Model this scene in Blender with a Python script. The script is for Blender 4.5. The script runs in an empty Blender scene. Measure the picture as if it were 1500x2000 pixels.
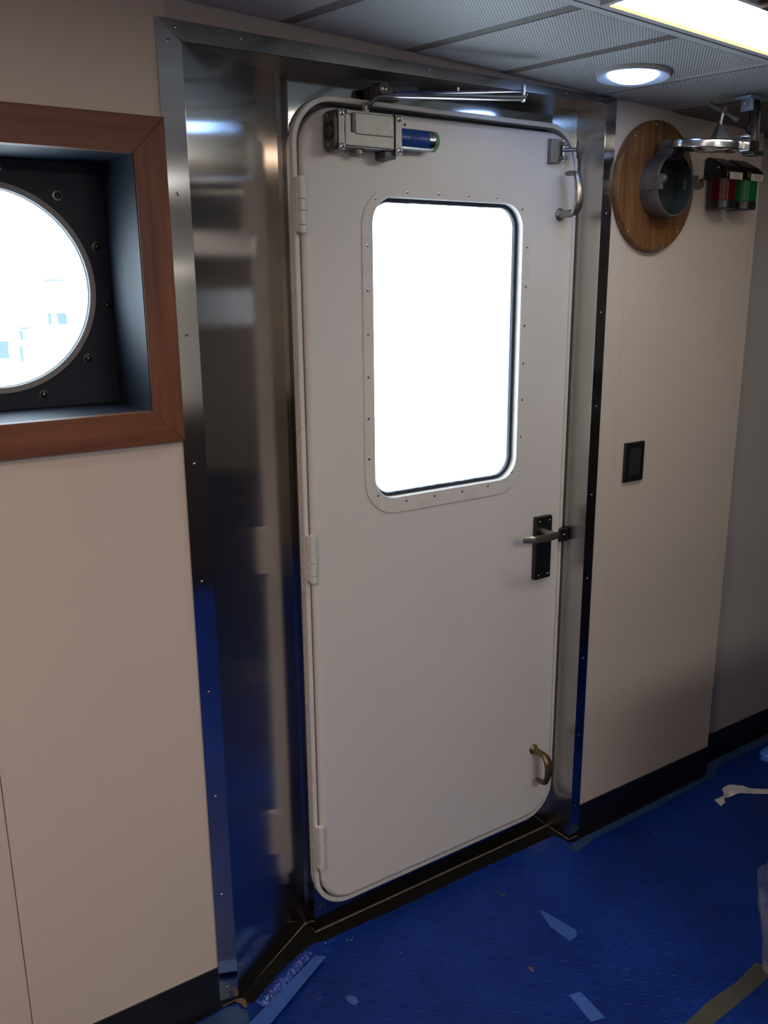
import bpy, bmesh, math, random
from mathutils import Vector, Matrix, noise
random.seed(7)
PI = math.pi
COL = bpy.context.scene.collection

# ------------------------------------------------------------------ node helpers
def new_mat(name):
    m = bpy.data.materials.new(name); m.use_nodes = True
    nt = m.node_tree; nt.nodes.clear()
    return m, nt
def N(nt, typ, **kw):
    n = nt.nodes.new(typ)
    for k, v in kw.items():
        if k in n.inputs: n.inputs[k].default_value = v
        else: setattr(n, k, v)
    return n
def LK(nt, a, b): nt.links.new(a, b)
def M(nt, op, a, b=None, c=None):
    n = nt.nodes.new('ShaderNodeMath'); n.operation = op
    for i, v in enumerate((a, b, c)):
        if v is None: continue
        if isinstance(v, (int, float)): n.inputs[i].default_value = v
        else: nt.links.new(v, n.inputs[i])
    return n.outputs[0]
def ramp(nt, fac, stops):
    n = nt.nodes.new('ShaderNodeValToRGB')
    el = n.color_ramp.elements
    while len(el) < len(stops): el.new(0.5)
    for e, (p, c) in zip(el, stops):
        e.position = p; e.color = (c[0], c[1], c[2], 1)
    nt.links.new(fac, n.inputs[0]); return n.outputs[0]
def noise_tex(nt, scale, detail=3, vec=None, rough=.55):
    n = nt.nodes.new('ShaderNodeTexNoise'); n.inputs['Scale'].default_value = scale
    n.inputs['Detail'].default_value = detail; n.inputs['Roughness'].default_value = rough
    if vec is not None: nt.links.new(vec, n.inputs['Vector'])
    return n.outputs['Fac']
def coords(nt, scale=(1, 1, 1), rot=(0, 0, 0)):
    g = nt.nodes.new('ShaderNodeNewGeometry'); mp = nt.nodes.new('ShaderNodeMapping')
    mp.inputs['Scale'].default_value = scale; mp.inputs['Rotation'].default_value = rot
    nt.links.new(g.outputs['Position'], mp.inputs['Vector']); return mp.outputs[0]
def finish(m, nt, bsdf):
    o = nt.nodes.new('ShaderNodeOutputMaterial'); nt.links.new(bsdf, o.inputs['Surface']); return m
def bump(nt, h, strength, dist):
    b = nt.nodes.new('ShaderNodeBump'); b.inputs['Strength'].default_value = strength
    b.inputs['Distance'].default_value = dist; nt.links.new(h, b.inputs['Height']); return b.outputs[0]
def simple(name, col, rough=.5, metal=0, var=.06, scale=8, bmp=0, bscale=300, bdist=.0005, spec=.5, stretch=(1, 1, 1), coat=0):
    m, nt = new_mat(name); v = coords(nt, stretch)
    p = N(nt, 'ShaderNodeBsdfPrincipled'); p.inputs['Metallic'].default_value = metal
    p.inputs['Specular IOR Level'].default_value = spec; p.inputs['Coat Weight'].default_value = coat
    f = noise_tex(nt, scale, 4, v)
    lo = [c * (1 - var) for c in col]; hi = [min(1, c * (1 + var)) for c in col]
    LK(nt, ramp(nt, f, [(.3, lo), (.7, hi)]), p.inputs['Base Color'])
    r = M(nt, 'MULTIPLY_ADD', f, rough * .3, rough * .85); LK(nt, r, p.inputs['Roughness'])
    if bmp: LK(nt, bump(nt, noise_tex(nt, bscale, 2, v), bmp, bdist), p.inputs['Normal'])
    return finish(m, nt, p.outputs[0])
def emit(name, col, s):
    m, nt = new_mat(name); e = N(nt, 'ShaderNodeEmission'); e.inputs[0].default_value = (*col, 1); e.inputs[1].default_value = s
    return finish(m, nt, e.outputs[0])
def stainless(name, col=(.6, .6, .6), rough=.34, aniso=.8, axis=(0, 0, 1), stretch=(320, 320, 2), bs=.05):
    m, nt = new_mat(name); v = coords(nt, stretch)
    p = N(nt, 'ShaderNodeBsdfPrincipled'); p.inputs['Metallic'].default_value = 1
    f = noise_tex(nt, 1, 3, v); big = noise_tex(nt, 3, 3, coords(nt))
    LK(nt, ramp(nt, big, [(.3, [c * .88 for c in col]), (.7, [c * 1.06 for c in col])]), p.inputs['Base Color'])
    LK(nt, M(nt, 'MULTIPLY_ADD', big, .03, rough - .015), p.inputs['Roughness'])
    p.inputs['Anisotropic'].default_value = aniso
    if aniso:
        g = N(nt, 'ShaderNodeNewGeometry'); c = N(nt, 'ShaderNodeVectorMath'); c.operation = 'CROSS_PRODUCT'
        LK(nt, g.outputs['True Normal'], c.inputs[0]); c.inputs[1].default_value = axis
        LK(nt, c.outputs[0], p.inputs['Tangent'])
    if bs: LK(nt, bump(nt, f, bs, .0004), p.inputs['Normal'])
    return finish(m, nt, p.outputs[0])
def wood(name, c0, c1, c2, axis='x', rough=.45, scale=1.0):
    m, nt = new_mat(name)
    s = {'x': (2.2, 40, 40), 'z': (40, 40, 2.2)}[axis]
    v = coords(nt, tuple(k * scale for k in s))
    p = N(nt, 'ShaderNodeBsdfPrincipled')
    f = noise_tex(nt, 1.0, 6, v, .65)
    fine = noise_tex(nt, 5.0, 3, v)
    g = M(nt, 'ADD', M(nt, 'MULTIPLY', f, .75), M(nt, 'MULTIPLY', fine, .25))
    LK(nt, ramp(nt, g, [(.34, c0), (.5, c1), (.66, c2)]), p.inputs['Base Color'])
    p.inputs['Roughness'].default_value = rough
    LK(nt, bump(nt, g, .12, .0008), p.inputs['Normal'])
    return finish(m, nt, p.outputs[0])
def schlick(nt, f0=.04, k=1.0):
    g = nt.nodes.new('ShaderNodeNewGeometry'); d = nt.nodes.new('ShaderNodeVectorMath'); d.operation = 'DOT_PRODUCT'
    nt.links.new(g.outputs['Normal'], d.inputs[0]); nt.links.new(g.outputs['Incoming'], d.inputs[1])
    c = M(nt, 'SUBTRACT', 1.0, M(nt, 'ABSOLUTE', d.outputs['Value']))
    return M(nt, 'MULTIPLY_ADD', M(nt, 'POWER', c, 5.0), (1 - f0) * k, f0)
def glass(name):
    m, nt = new_mat(name)
    t = N(nt, 'ShaderNodeBsdfTransparent'); t.inputs[0].default_value = (.96, .985, 1, 1)
    g = N(nt, 'ShaderNodeBsdfGlossy'); g.inputs['Roughness'].default_value = .02
    x = N(nt, 'ShaderNodeMixShader'); LK(nt, schlick(nt), x.inputs[0]); LK(nt, t.outputs[0], x.inputs[1]); LK(nt, g.outputs[0], x.inputs[2])
    return finish(m, nt, x.outputs[0])
def clearish(name, col, alpha, rough=.2, milk=.5):
    m, nt = new_mat(name)
    t = N(nt, 'ShaderNodeBsdfTransparent'); d = N(nt, 'ShaderNodeBsdfDiffuse'); d.inputs[0].default_value = (*col, 1)
    tr = N(nt, 'ShaderNodeBsdfTranslucent'); tr.inputs[0].default_value = (*col, 1)
    gl = N(nt, 'ShaderNodeBsdfGlossy'); gl.inputs['Roughness'].default_value = rough
    a = N(nt, 'ShaderNodeMixShader'); a.inputs[0].default_value = milk; LK(nt, d.outputs[0], a.inputs[1]); LK(nt, tr.outputs[0], a.inputs[2])
    b = N(nt, 'ShaderNodeMixShader'); LK(nt, schlick(nt, .14), b.inputs[0]); LK(nt, a.outputs[0], b.inputs[1]); LK(nt, gl.outputs[0], b.inputs[2])
    c = N(nt, 'ShaderNodeMixShader'); f = noise_tex(nt, 14, 3, coords(nt))
    LK(nt, M(nt, 'MULTIPLY_ADD', f, .5, alpha - .25), c.inputs[0]); LK(nt, t.outputs[0], c.inputs[1]); LK(nt, b.outputs[0], c.inputs[2])
    return finish(m, nt, c.outputs[0])
def tinted(name, col):
    m, nt = new_mat(name)
    p = N(nt, 'ShaderNodeBsdfPrincipled'); p.inputs['Base Color'].default_value = (*col, 1)
    p.inputs['Roughness'].default_value = .22; p.inputs['Transmission Weight'].default_value = .25; p.inputs['Specular IOR Level'].default_value = .15
    w = N(nt, 'ShaderNodeTexWave'); w.inputs['Scale'].default_value = 60; w.bands_direction = 'X'
    LK(nt, coords(nt), w.inputs['Vector'])
    LK(nt, bump(nt, w.outputs['Fac'], .3, .001), p.inputs['Normal'])
    return finish(m, nt, p.outputs[0])

def mat_film():
    m, nt = new_mat('blue_film'); g = N(nt, 'ShaderNodeNewGeometry'); s = N(nt, 'ShaderNodeSeparateXYZ'); LK(nt, g.outputs['Position'], s.inputs[0])
    p_ = .0255
    x = M(nt, 'DIVIDE', s.outputs[0], p_); y = M(nt, 'DIVIDE', s.outputs[1], p_)
    ix = M(nt, 'FLOOR', x); iy = M(nt, 'FLOOR', y)
    fx = M(nt, 'SUBTRACT', M(nt, 'SUBTRACT', x, ix), .5); fy = M(nt, 'SUBTRACT', M(nt, 'SUBTRACT', y, iy), .5)
    par = M(nt, 'FLOORED_MODULO', M(nt, 'ADD', ix, iy), 2.0)
    sg = M(nt, 'MULTIPLY_ADD', par, 2.0, -1.0)
    a = M(nt, 'MULTIPLY', M(nt, 'MULTIPLY_ADD', sg, fy, fx), .7071)
    b = M(nt, 'MULTIPLY', M(nt, 'SUBTRACT', fy, M(nt, 'MULTIPLY', sg, fx)), .7071)
    d = M(nt, 'SQRT', M(nt, 'ADD', M(nt, 'POWER', M(nt, 'DIVIDE', a, .40), 2.0), M(nt, 'POWER', M(nt, 'DIVIDE', b, .10), 2.0)))
    mr = N(nt, 'ShaderNodeMapRange'); mr.interpolation_type = 'SMOOTHSTEP'
    LK(nt, d, mr.inputs['Value']); mr.inputs['From Min'].default_value = .3; mr.inputs['From Max'].default_value = 1.05
    mr.inputs['To Min'].default_value = 1; mr.inputs['To Max'].default_value = 0
    v = coords(nt)
    n1 = noise_tex(nt, 3.0, 4, v); n2 = noise_tex(nt, 40, 4, v)
    lug = M(nt, 'MULTIPLY', mr.outputs[0], M(nt, 'MULTIPLY_ADD', par, -.85, 1.0))
    h = M(nt, 'ADD', M(nt, 'MULTIPLY', lug, M(nt, 'MULTIPLY_ADD', n1, .9, .2)), M(nt, 'MULTIPLY', n2, .35))
    p = N(nt, 'ShaderNodeBsdfPrincipled'); p.inputs['Specular IOR Level'].default_value = .24
    LK(nt, ramp(nt, M(nt, 'ADD', M(nt, 'MULTIPLY', n1, .7), M(nt, 'MULTIPLY', n2, .3)), [(.32, FILM[0]), (.5, FILM[1]), (.7, FILM[2])]), p.inputs['Base Color'])
    LK(nt, M(nt, 'MULTIPLY_ADD', n2, .25, .20), p.inputs['Roughness'])
    LK(nt, bump(nt, h, .9, .0030), p.inputs['Normal'])
    return finish(m, nt, p.outputs[0])
def mat_perf():
    m, nt = new_mat('perforated_panel')
    v = coords(nt, (1 / .0054,) * 3, (0, 0, math.radians(-40)))
    s = N(nt, 'ShaderNodeSeparateXYZ'); LK(nt, v, s.inputs[0])
    fx = M(nt, 'SUBTRACT', M(nt, 'FRACT', s.outputs[0]), .5); fy = M(nt, 'SUBTRACT', M(nt, 'FRACT', s.outputs[1]), .5)
    d = M(nt, 'SQRT', M(nt, 'ADD', M(nt, 'POWER', fx, 2.0), M(nt, 'POWER', fy, 2.0)))
    k = N(nt, 'ShaderNodeMapRange'); LK(nt, d, k.inputs['Value']); k.inputs['From Min'].default_value = .30; k.inputs['From Max'].default_value = .38
    p = N(nt, 'ShaderNodeBsdfPrincipled')
    LK(nt, ramp(nt, k.outputs[0], [(0, (.10, .10, .10)), (1, (.54, .55, .555))]), p.inputs['Base Color'])
    p.inputs['Roughness'].default_value = .45
    return finish(m, nt, p.outputs[0])

FILM = [(.002, .015, .10), (.0025, .023, .185), (.0045, .035, .26)]
MT = {}
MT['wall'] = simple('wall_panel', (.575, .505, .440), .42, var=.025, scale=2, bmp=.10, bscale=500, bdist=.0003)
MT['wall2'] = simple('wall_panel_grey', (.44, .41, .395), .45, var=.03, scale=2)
MT['wall3'] = simple('wall_panel_dark', (.46, .43, .40), .5)
MT['brownp'] = simple('ceiling_brown', (.17, .145, .12), .5)
MT['dim'] = emit('reflected_glow', (1.0, .84, .76), .85)
MT['dimwarm'] = emit('reflected_warm_glow', (1.0, .84, .68), .55)
MT['board'] = emit('reflected_cool_glow', (.80, .88, 1.0), .55)  # glow of the added panel on the end wall
MT['door'] = simple('door_paint', (.63, .61, .59), .30, var=.02, scale=4, bmp=.25, bscale=160, bdist=.0006)
MT['rimp'] = simple('rim_paint', (.62, .60, .57), .28, var=.03, scale=6, bmp=.2, bscale=160, bdist=.0005)
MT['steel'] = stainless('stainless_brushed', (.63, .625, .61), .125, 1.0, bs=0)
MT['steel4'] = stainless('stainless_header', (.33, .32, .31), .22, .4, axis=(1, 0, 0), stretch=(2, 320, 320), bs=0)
MT['steel5'] = stainless('stainless_plate', (.42, .41, .39), .085, .2, bs=0)
MT['steel6'] = stainless('stainless_side', (.54, .53, .50), .27, .85, bs=0)
MT['steel3'] = stainless('stainless_soffit', (.5, .5, .5), .3, 0)
MT['steel2'] = stainless('stainless_casing', (.60, .595, .59), .125, 1.0, bs=0)
MT['chrome'] = stainless('polished_metal', (.62, .64, .66), .20, 0, bs=.02)
MT['cast'] = simple('cast_aluminium', (.27, .265, .25), .45, .75, .15, 30, .3, 200, .0005)
MT['boltd'] = simple('dark_bolt', (.05, .05, .05), .22, .8)
MT['castd'] = simple('dark_cast', (.10, .10, .10), .5, .6, .2, 30, .3, 200, .0005)
MT['dogm'] = simple('handle_metal', (.33, .31, .26), .32, .85, .12, 20)
MT['brass'] = simple('aged_brass', (.20, .15, .08), .38, .85, .2, 20)
MT['galv'] = simple('galvanised', (.17, .165, .155), .45, .7, .35, 18, .3, 120, .0006)
MT['inner'] = simple('pipe_inside', (.035, .045, .045), .5, .3, .4, 14)
MT['teak_x'] = wood('teak_along', (.090, .023, .0070), (.140, .040, .0120), (.185, .060, .019), 'x')
MT['teak_z'] = wood('teak_upright', (.090, .025, .0075), (.150, .045, .0135), (.205, .068, .021), 'z')
MT['oak'] = wood('oak', (.060, .025, .009), (.150, .066, .022), (.235, .112, .040), 'z', .4)
MT['navy'] = simple('navy_box_paint', (.007, .012, .026), .50, 0, .15, 8, .1, 200, .0003, spec=.28)
MT['base'] = simple('black_base', (.006, .008, .014), .45, 0, .2, 8)
MT['deck'] = simple('dark_deck', (.005, .0045, .004), .85, 0, .5, 40, .5, 150, .001, spec=.15)
MT['caulk'] = simple('caulk', (.20, .17, .14), .7, 0, .4, 60)
MT['rubber'] = simple('rubber_seal', (.012, .016, .030), .5, 0, .3, 60, .6, 90, .002)
MT['ring'] = simple('porthole_ring_paint', (.20, .21, .22), .5, 0, .1, 30)
MT['screw'] = simple('screw_steel', (.60, .58, .55), .25, 1, .1, 100)
MT['slot'] = simple('screw_slot', (.01, .01, .01), .8)
MT['black'] = simple('black_plastic', (.010, .010, .012), .32, 0, .2, 30)
MT['black2'] = simple('black_rocker', (.020, .020, .022), .5, 0, .1, 30)
MT['blue_tag'] = simple('blue_label', (.012, .055, .27), .35, 0, .1, 40)
MT['green'] = simple('green_cap', (.10, .26, .07), .4, 0, .1, 40)
MT['ink'] = simple('ink', (.02, .02, .025), .6)
MT['paper'] = simple('paper_label', (.52, .47, .42), .6, 0, .08, 60)
MT['red_lens'] = tinted('red_lens', (.085, .002, .008))
MT['green_lens'] = tinted('green_lens', (.003, .14, .035))
MT['tape'] = simple('painters_tape', (.030, .095, .36), .5, 0, .2, 60, .2, 120, .0006)
MT['tape2'] = simple('dull_tape', (.018, .050, .13), .5, 0, .25, 30, .2, 120, .0006)
MT['olive'] = simple('grey_tape', (.052, .050, .036), .6, 0, .2, 20)
MT['film'] = mat_film()
MT['filmc'] = simple('crumpled_blue', (.010, .055, .36), .14, 0, .3, 20, 1.0, 75, .010, coat=.8, spec=.7)
MT['litfilm'] = simple('light_blue_film', (.06, .20, .75), .2, 0, .2, 20, .6, 60, .003)
MT['brownbit'] = simple('brown_scrap', (.12, .07, .05), .7)
MT['bag'] = clearish('clear_plastic', (.80, .78, .82), .30, .15)
MT['strip'] = clearish('white_plastic', (.95, .94, .92), .90, .25)
MT['glass'] = glass('window_glass')
MT['perf'] = mat_perf()
MT['ceilp'] = simple('ceiling_plain', (.46, .47, .49), .45, 0, .03, 4)
MT['groove'] = simple('ceiling_groove', (.13, .115, .10), .6, 0, .1, 20)
MT['foil'] = simple('crinkled_foil', (.60, .61, .63), .18, 1, .2, 30, 1.0, 45, .008)
MT['bluegrey'] = simple('blue_grey_metal', (.28, .40, .52), .35, .3, .1, 30)
MT['dwood'] = simple('dark_red_trim', (.05, .012, .010), .4)
MT['whitehull'] = simple('white_deck_house', (.8, .8, .8), .6)
MT['darkwin'] = simple('dark_window', (.085, .12, .14), .3)
MT['lamp'] = emit('lamp_diffuser', (1.0, .95, .86), 13.0)
MT['lampedge'] = emit('lamp_diffuser_edge', (1.0, .80, .42), 1.3)
MT['led'] = emit('led_lens', (.27, .48, 1.0), 15.0)
MT['warm'] = emit('warm_lamp', (1.0, .72, .54), 28.0)
MT['main'] = emit('fill_lamp', (1.0, .95, .90), 44.0)
MT['cabinet'] = simple('dark_cabinet', (.045, .038, .036), .4)

# ------------------------------------------------------------------ mesh builder
def rr(x0, x1, z0, z1, r, y, n=12):
    """rounded rectangle loop in a plane of constant y"""
    out = []
    for cx, cz, a0 in ((x1 - r, z1 - r, 0), (x0 + r, z1 - r, 90), (x0 + r, z0 + r, 180), (x1 - r, z0 + r, 270)):
        for i in range(n + 1):
            a = math.radians(a0 + 90 * i / n); out.append((cx + r * math.cos(a), y, cz + r * math.sin(a)))
    return out
def circ(cx, cz, rx, rz, y, n=64):
    return [(cx + rx * math.cos(2 * PI * i / n), y, cz + rz * math.sin(2 * PI * i / n)) for i in range(n)]
class MB:
    def __init__(s): s.b = bmesh.new(); s.mi = 0
    def face(s, vs):
        try:
            f = s.b.faces.new(vs); f.material_index = s.mi; return f
        except ValueError: return None
    def loft(s, loops, close=False, cap0=False, cap1=False, closed=True):
        L = [[s.b.verts.new(p) for p in lp] for lp in loops]
        pairs = list(zip(L, L[1:])) + ([(L[-1], L[0])] if close else [])
        for A, B in pairs:
            n = len(A)
            for i in range(n if closed else n - 1):
                j = (i + 1) % n; s.face([A[i], A[j], B[j], B[i]])
        if cap0: s.face(L[0][::-1])
        if cap1: s.face(L[-1])
        return s
    def box(s, x0, x1, y0, y1, z0, z1, bev=0, seg=2, mat=None):
        r = bmesh.ops.create_cube(s.b, size=1)
        for v in r['verts']:
            v.co = Vector(((x0 + x1) / 2 + v.co.x * (x1 - x0), (y0 + y1) / 2 + v.co.y * (y1 - y0), (z0 + z1) / 2 + v.co.z * (z1 - z0)))
            if mat: v.co = mat @ v.co
        es = {e for v in r['verts'] for e in v.link_edges}
        for f in {f for v in r['verts'] for f in v.link_faces}: f.material_index = s.mi
        if bev:
            q = bmesh.ops.bevel(s.b, geom=list(es), offset=bev, segments=seg, profile=.5, affect='EDGES')
            for f in q['faces']: f.material_index = s.mi
        return s
    def prism(s, pts, y0, y1, bev=0):
        """pts are (x, z); extruded from y0 to y1"""
        A = [s.b.verts.new((x, y0, z)) for x, z in pts]; B = [s.b.verts.new((x, y1, z)) for x, z in pts]; n = len(pts)
        fs = [s.face(A), s.face(B[::-1])] + [s.face([A[i], B[i], B[(i + 1) % n], A[(i + 1) % n]]) for i in range(n)]
        if bev:
            es = list({e for f in fs[:1] for e in f.edges})
            bmesh.ops.bevel(s.b, geom=es, offset=bev, segments=2, profile=.5, affect='EDGES')
        return s
    def prismz(s, pts, z0, z1):
        A = [s.b.verts.new((x, y, z0)) for x, y in pts]; B = [s.b.verts.new((x, y, z1)) for x, y in pts]; n = len(pts)
        s.face(A); s.face(B[::-1])
        for i in range(n): s.face([A[i], B[i], B[(i + 1) % n], A[(i + 1) % n]])
        return s
    def tube(s, pts, r, seg=16, flat=None, up=None, caps=True):
        """tube through pts; r a number or list; flat=(a,b) scales the section along (side, up)"""
        P = [Vector(p) for p in pts]; R = r if isinstance(r, (list, tuple)) else [r] * len(P)
        fa, fb = flat or (1, 1); loops = []; prev = None
        for i, p in enumerate(P):
            t = (P[min(i + 1, len(P) - 1)] - P[max(i - 1, 0)]).normalized()
            if up is not None: u = Vector(up)
            elif prev is not None: u = prev
            else: u = Vector((0, 0, 1)) if abs(t.z) < .9 else Vector((1, 0, 0))
            u = (u - t * u.dot(t)).normalized(); prev = u; sd = t.cross(u)
            loops.append([tuple(p + (sd * math.cos(2 * PI * k / seg) * fa + u * math.sin(2 * PI * k / seg) * fb) * R[i]) for k in range(seg)])
        return s.loft(loops, cap0=caps, cap1=caps)
    def cyl(s, p0, p1, r, r1=None, seg=24, bev=0):
        P0, P1 = Vector(p0), Vector(p1); r1 = r if r1 is None else r1
        if not bev: return s.tube([P0, P1], [r, r1], seg)
        d = (P1 - P0).normalized() * bev
        return s.tube([P0, P0 + d * .001, P0 + d, P1 - d, P1 - d * .001, P1], [r - bev, r - bev * .999, r, r1, r1 - bev * .999, r1 - bev], seg)
    def lathe(s, prof, org, axis, seg=48, rx=1, rz=1):
        """prof is (radius, height along axis)"""
        ax = Vector(axis).normalized(); u = Vector((1, 0, 0)) if abs(ax.x) < .9 else Vector((0, 1, 0))
        u = (u - ax * u.dot(ax)).normalized(); w = ax.cross(u); o = Vector(org)
        return s.loft([[tuple(o + ax * h + (u * math.cos(2 * PI * k / seg) * rx + w * math.sin(2 * PI * k / seg) * rz) * max(r, 1e-5)) for k in range(seg)] for r, h in prof])
    def build(s, name, mats, parent=None, ang=32, loc=None):
        bmesh.ops.remove_doubles(s.b, verts=s.b.verts, dist=1e-6)
        bmesh.ops.recalc_face_normals(s.b, faces=s.b.faces)
        for e in s.b.edges:
            e.smooth = len(e.link_faces) == 2 and e.calc_face_angle(0) < math.radians(ang)
        for f in s.b.faces: f.smooth = True
        me = bpy.data.meshes.new(name)
        if loc is not None: bmesh.ops.translate(s.b, verts=s.b.verts, vec=-Vector(loc))
        s.b.to_mesh(me); s.b.free()
        for m in (mats if isinstance(mats, (list, tuple)) else [mats]): me.materials.append(m)
        o = bpy.data.objects.new(name, me); COL.objects.link(o)
        if ang > 20:
            wn_ = o.modifiers.new('normals', 'WEIGHTED_NORMAL'); wn_.keep_sharp = True; wn_.weight = 80
        if loc is not None: o.location = loc
        if parent is not None: adopt(o, parent)
        return o
def world_loc(o):
    l = Vector(o.location)
    return l + world_loc(o.parent) if o.parent else l
def adopt(o, parent):
    o.location = Vector(o.location) - world_loc(parent); o.parent = parent
def tag(o, label=None, cat=None, group=None, kind=None):
    if label: o['label'] = label
    if cat: o['category'] = cat
    if group: o['group'] = group
    if kind: o['kind'] = kind
    return o
def empty(name, loc, label=None, cat=None, group=None, kind=None):
    o = bpy.data.objects.new(name, None); o.location = loc; o.empty_display_size = .05; COL.objects.link(o)
    return tag(o, label, cat, group, kind)
def build_top(mb, name, mats, loc, label, cat, group=None, kind=None):
    return tag(mb.build(name, mats, loc=loc), label, cat, group, kind)

# ------------------------------------------------------------------ measurements (metres; wall face is y = 0, room is y < 0)
XL0, XL1, XR0, XR1 = -.4875, -.442, .6593, .623
ZT0, ZT1, ZS = 2.046, 2.026, 2.012
DP, DB = .0848, .1264
def cz(x): return 2.058 - .047 * x
CT = math.atan(.047)
ROOM = (-2.4, 5.6, -3.2)
screw_me = None
def screw(parent, x, y, z, r=.003, axis='y', name='screw', dome=True):
    """small pan-head screw, head towards the room"""
    global screw_me
    if screw_me is None:
        b = MB()
        prof = [(1, 0), (1, -.12), (.8, -.38), (.45, -.5), (0, -.53)]
        b.lathe(prof, (0, 0, 0), (0, 1, 0), 14)
        b.mi = 1
        b.box(-.55, .55, -.56, -.48, -.13, .13); b.box(-.13, .13, -.56, -.48, -.55, .55)
        o = b.build('screw', [MT['screw'], MT['slot']]); screw_me = o.data
        bpy.data.objects.remove(o)
    o = bpy.data.objects.new(name, screw_me); COL.objects.link(o)
    o.location = (x, y, z); o.scale = (r, r, r)
    o.rotation_euler = {'y': (0, random.uniform(0, 1.5), 0), 'x': (0, 0, PI / 2), '-x': (0, 0, -PI / 2), 'z': (PI / 2, 0, 0), '-z': (-PI / 2, 0, 0)}[axis]
    adopt(o, parent); return o

# ------------------------------------------------------------------ setting: floor, walls, ceiling
X0, X1, YB = ROOM
b = MB(); b.box(X0 - .1, X1 + .1, YB - .1, .2, -.08, 0)
build_top(b, 'floor', MT['deck'], (0, 0, 0), 'bare dark deck showing as a black strip along the foot of the door and walls', 'floor', kind='structure')

# main wall around porthole box and doorway
PX, PZ = -.768, 1.599          # porthole centre
LX, LZ = .2195, .224           # half size of the box lining
# left part with a real panel joint at x = -.880
JX = -.880; zb, zt = PZ - LZ - .004, PZ + LZ + .004
b = MB()
for z0, z1 in ((0, zb), (zt, 2.3)):
    b.box(X0 - .1, JX - .0009, 0, .19, z0, z1); b.box(JX - .0009, JX + .0009, .006, .19, z0, z1); b.box(JX + .0009, XL0 + .02, 0, .19, z0, z1)
b.box(X0 - .1, PX - LX - .004, 0, .19, zb, zt); b.box(PX + LX + .004, XL0 + .02, 0, .19, zb, zt)
build_top(b, 'wall_left', MT['wall'], (0, 0, 0), 'cream wall panelling left of the doorway, around the porthole', 'wall', kind='structure')

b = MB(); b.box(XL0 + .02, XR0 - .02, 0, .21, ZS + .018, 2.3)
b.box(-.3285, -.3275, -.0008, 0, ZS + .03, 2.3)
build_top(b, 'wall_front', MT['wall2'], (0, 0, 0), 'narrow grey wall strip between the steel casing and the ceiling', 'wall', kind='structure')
WX = 1.263
b = MB()
b.box(XR0 - .02, .730, 0, .21, 0, 2.3); b.box(.7306, 1.2375, 0, .21, 0, 2.3); b.box(.729, .732, .002, .21, 0, 2.3)
b.box(1.2385, WX, 0, .21, 0, 2.3, 0); b.box(1.237, 1.239, .003, .21, 0, 2.3)
build_top(b, 'wall_right', MT['wall'], (0, 0, 0), 'cream wall panelling right of the doorway behind the oval oak board', 'wall', kind='structure')
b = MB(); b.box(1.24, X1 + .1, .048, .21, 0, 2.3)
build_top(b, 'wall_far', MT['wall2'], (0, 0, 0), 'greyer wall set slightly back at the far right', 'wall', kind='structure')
b = MB(); b.box(X0 - .1, X1 + .1, YB - .1, YB, 0, 2.3)
build_top(b, 'wall_back', MT['wall3'], (0, 0, 0), 'grey wall behind the viewer closing the room', 'wall', kind='structure')
b = MB(); b.box(X0 - .1, X0, YB, 0, 0, 2.3)
build_top(b, 'wall_side_left', MT['wall'], (0, 0, 0), 'cream side wall at the left end of the room', 'wall', kind='structure')
b = MB(); b.box(X1, X1 + .1, YB, .2, 0, 2.3)
build_top(b, 'wall_side_right', MT['wall'], (0, 0, 0), 'grey side wall at the right end of the room', 'wall', kind='structure')
b = MB(); b.box(X0, X1, YB, YB + .45, 0, .95); 
build_top(b, 'wall_back_lower', MT['cabinet'], (0, 0, 0), 'dark built-in lower ledge along the wall behind the viewer', 'wall ledge', kind='structure')

# ceiling: grooved perforated panels, then a plain strip, sloping gently with the deck above
def slab(mb, pts, t0, t1):
    """polygon (x, y) slab between cz - t0 and cz + t1"""
    A = [mb.b.verts.new((x, y, cz(x) - t0)) for x, y in pts]; B = [mb.b.verts.new((x, y, cz(x) + t1)) for x, y in pts]; n = len(pts)
    mb.face(A); mb.face(B[::-1])
    for i in range(n): mb.face([A[i], B[i], B[(i + 1) % n], A[(i + 1) % n]])
ceil_e = empty('ceiling', (0, -.5, 2.06), 'low ceiling of perforated grey metal panels with recessed joints', 'ceiling', kind='structure')
b = MB(); slab(b, [(X0 - .1, .2), (X1 + .1, .2), (X1 + .1, YB - .1), (X0 - .1, YB - .1)], -.0012, .08)
b.build('ceiling_deck', MT['groove'], ceil_e)
seams = [-2.2, -1.92, -1.64, -1.36, -1.08, -.80, -.515, -.236, .045, .300, .592, .875]
sk = -.16
def sx(s, y): return s + sk * y
ye = -.405
for a, c in zip(seams, seams[1:]):
    g = .0145; q = MB()
    slab(q, [(sx(a, -.004) + g, -.004), (sx(c, -.004) - g, -.004), (sx(c, ye) - g, ye), (sx(a, ye) + g, ye)], 0, .0012)
    q.build('perforated_panel', MT['perf'], ceil_e)
q = MB(); slab(q, [(sx(.592, -.004) - .0145, -.004), (sx(.592, -.004) + .006, -.004), (sx(.592, ye) + .006, ye), (sx(.592, ye) - .0145, ye)], -.0004, .0012); q.build('joint_strip', MT['ceilp'], ceil_e)
q = MB(); slab(q, [(sx(.875, 0) + .002, 0), (X1, 0), (X1, ye), (sx(.875, ye) + .002, ye)], .002, .0012); q.build('plain_panel', MT['brownp'], ceil_e)
q = MB(); slab(q, [(X0, ye - .001), (X1, ye - .001), (X1, -.424), (X0, -.424)], 0, .0012); q.build('edge_strip', MT['ceilp'], ceil_e)
q = MB(); slab(q, [(X0, -.434), (X1, -.434), (X1, -.455), (X0, -.455)], .002, .0012); q.build('edge_strip', MT['ceilp'], ceil_e)
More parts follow.
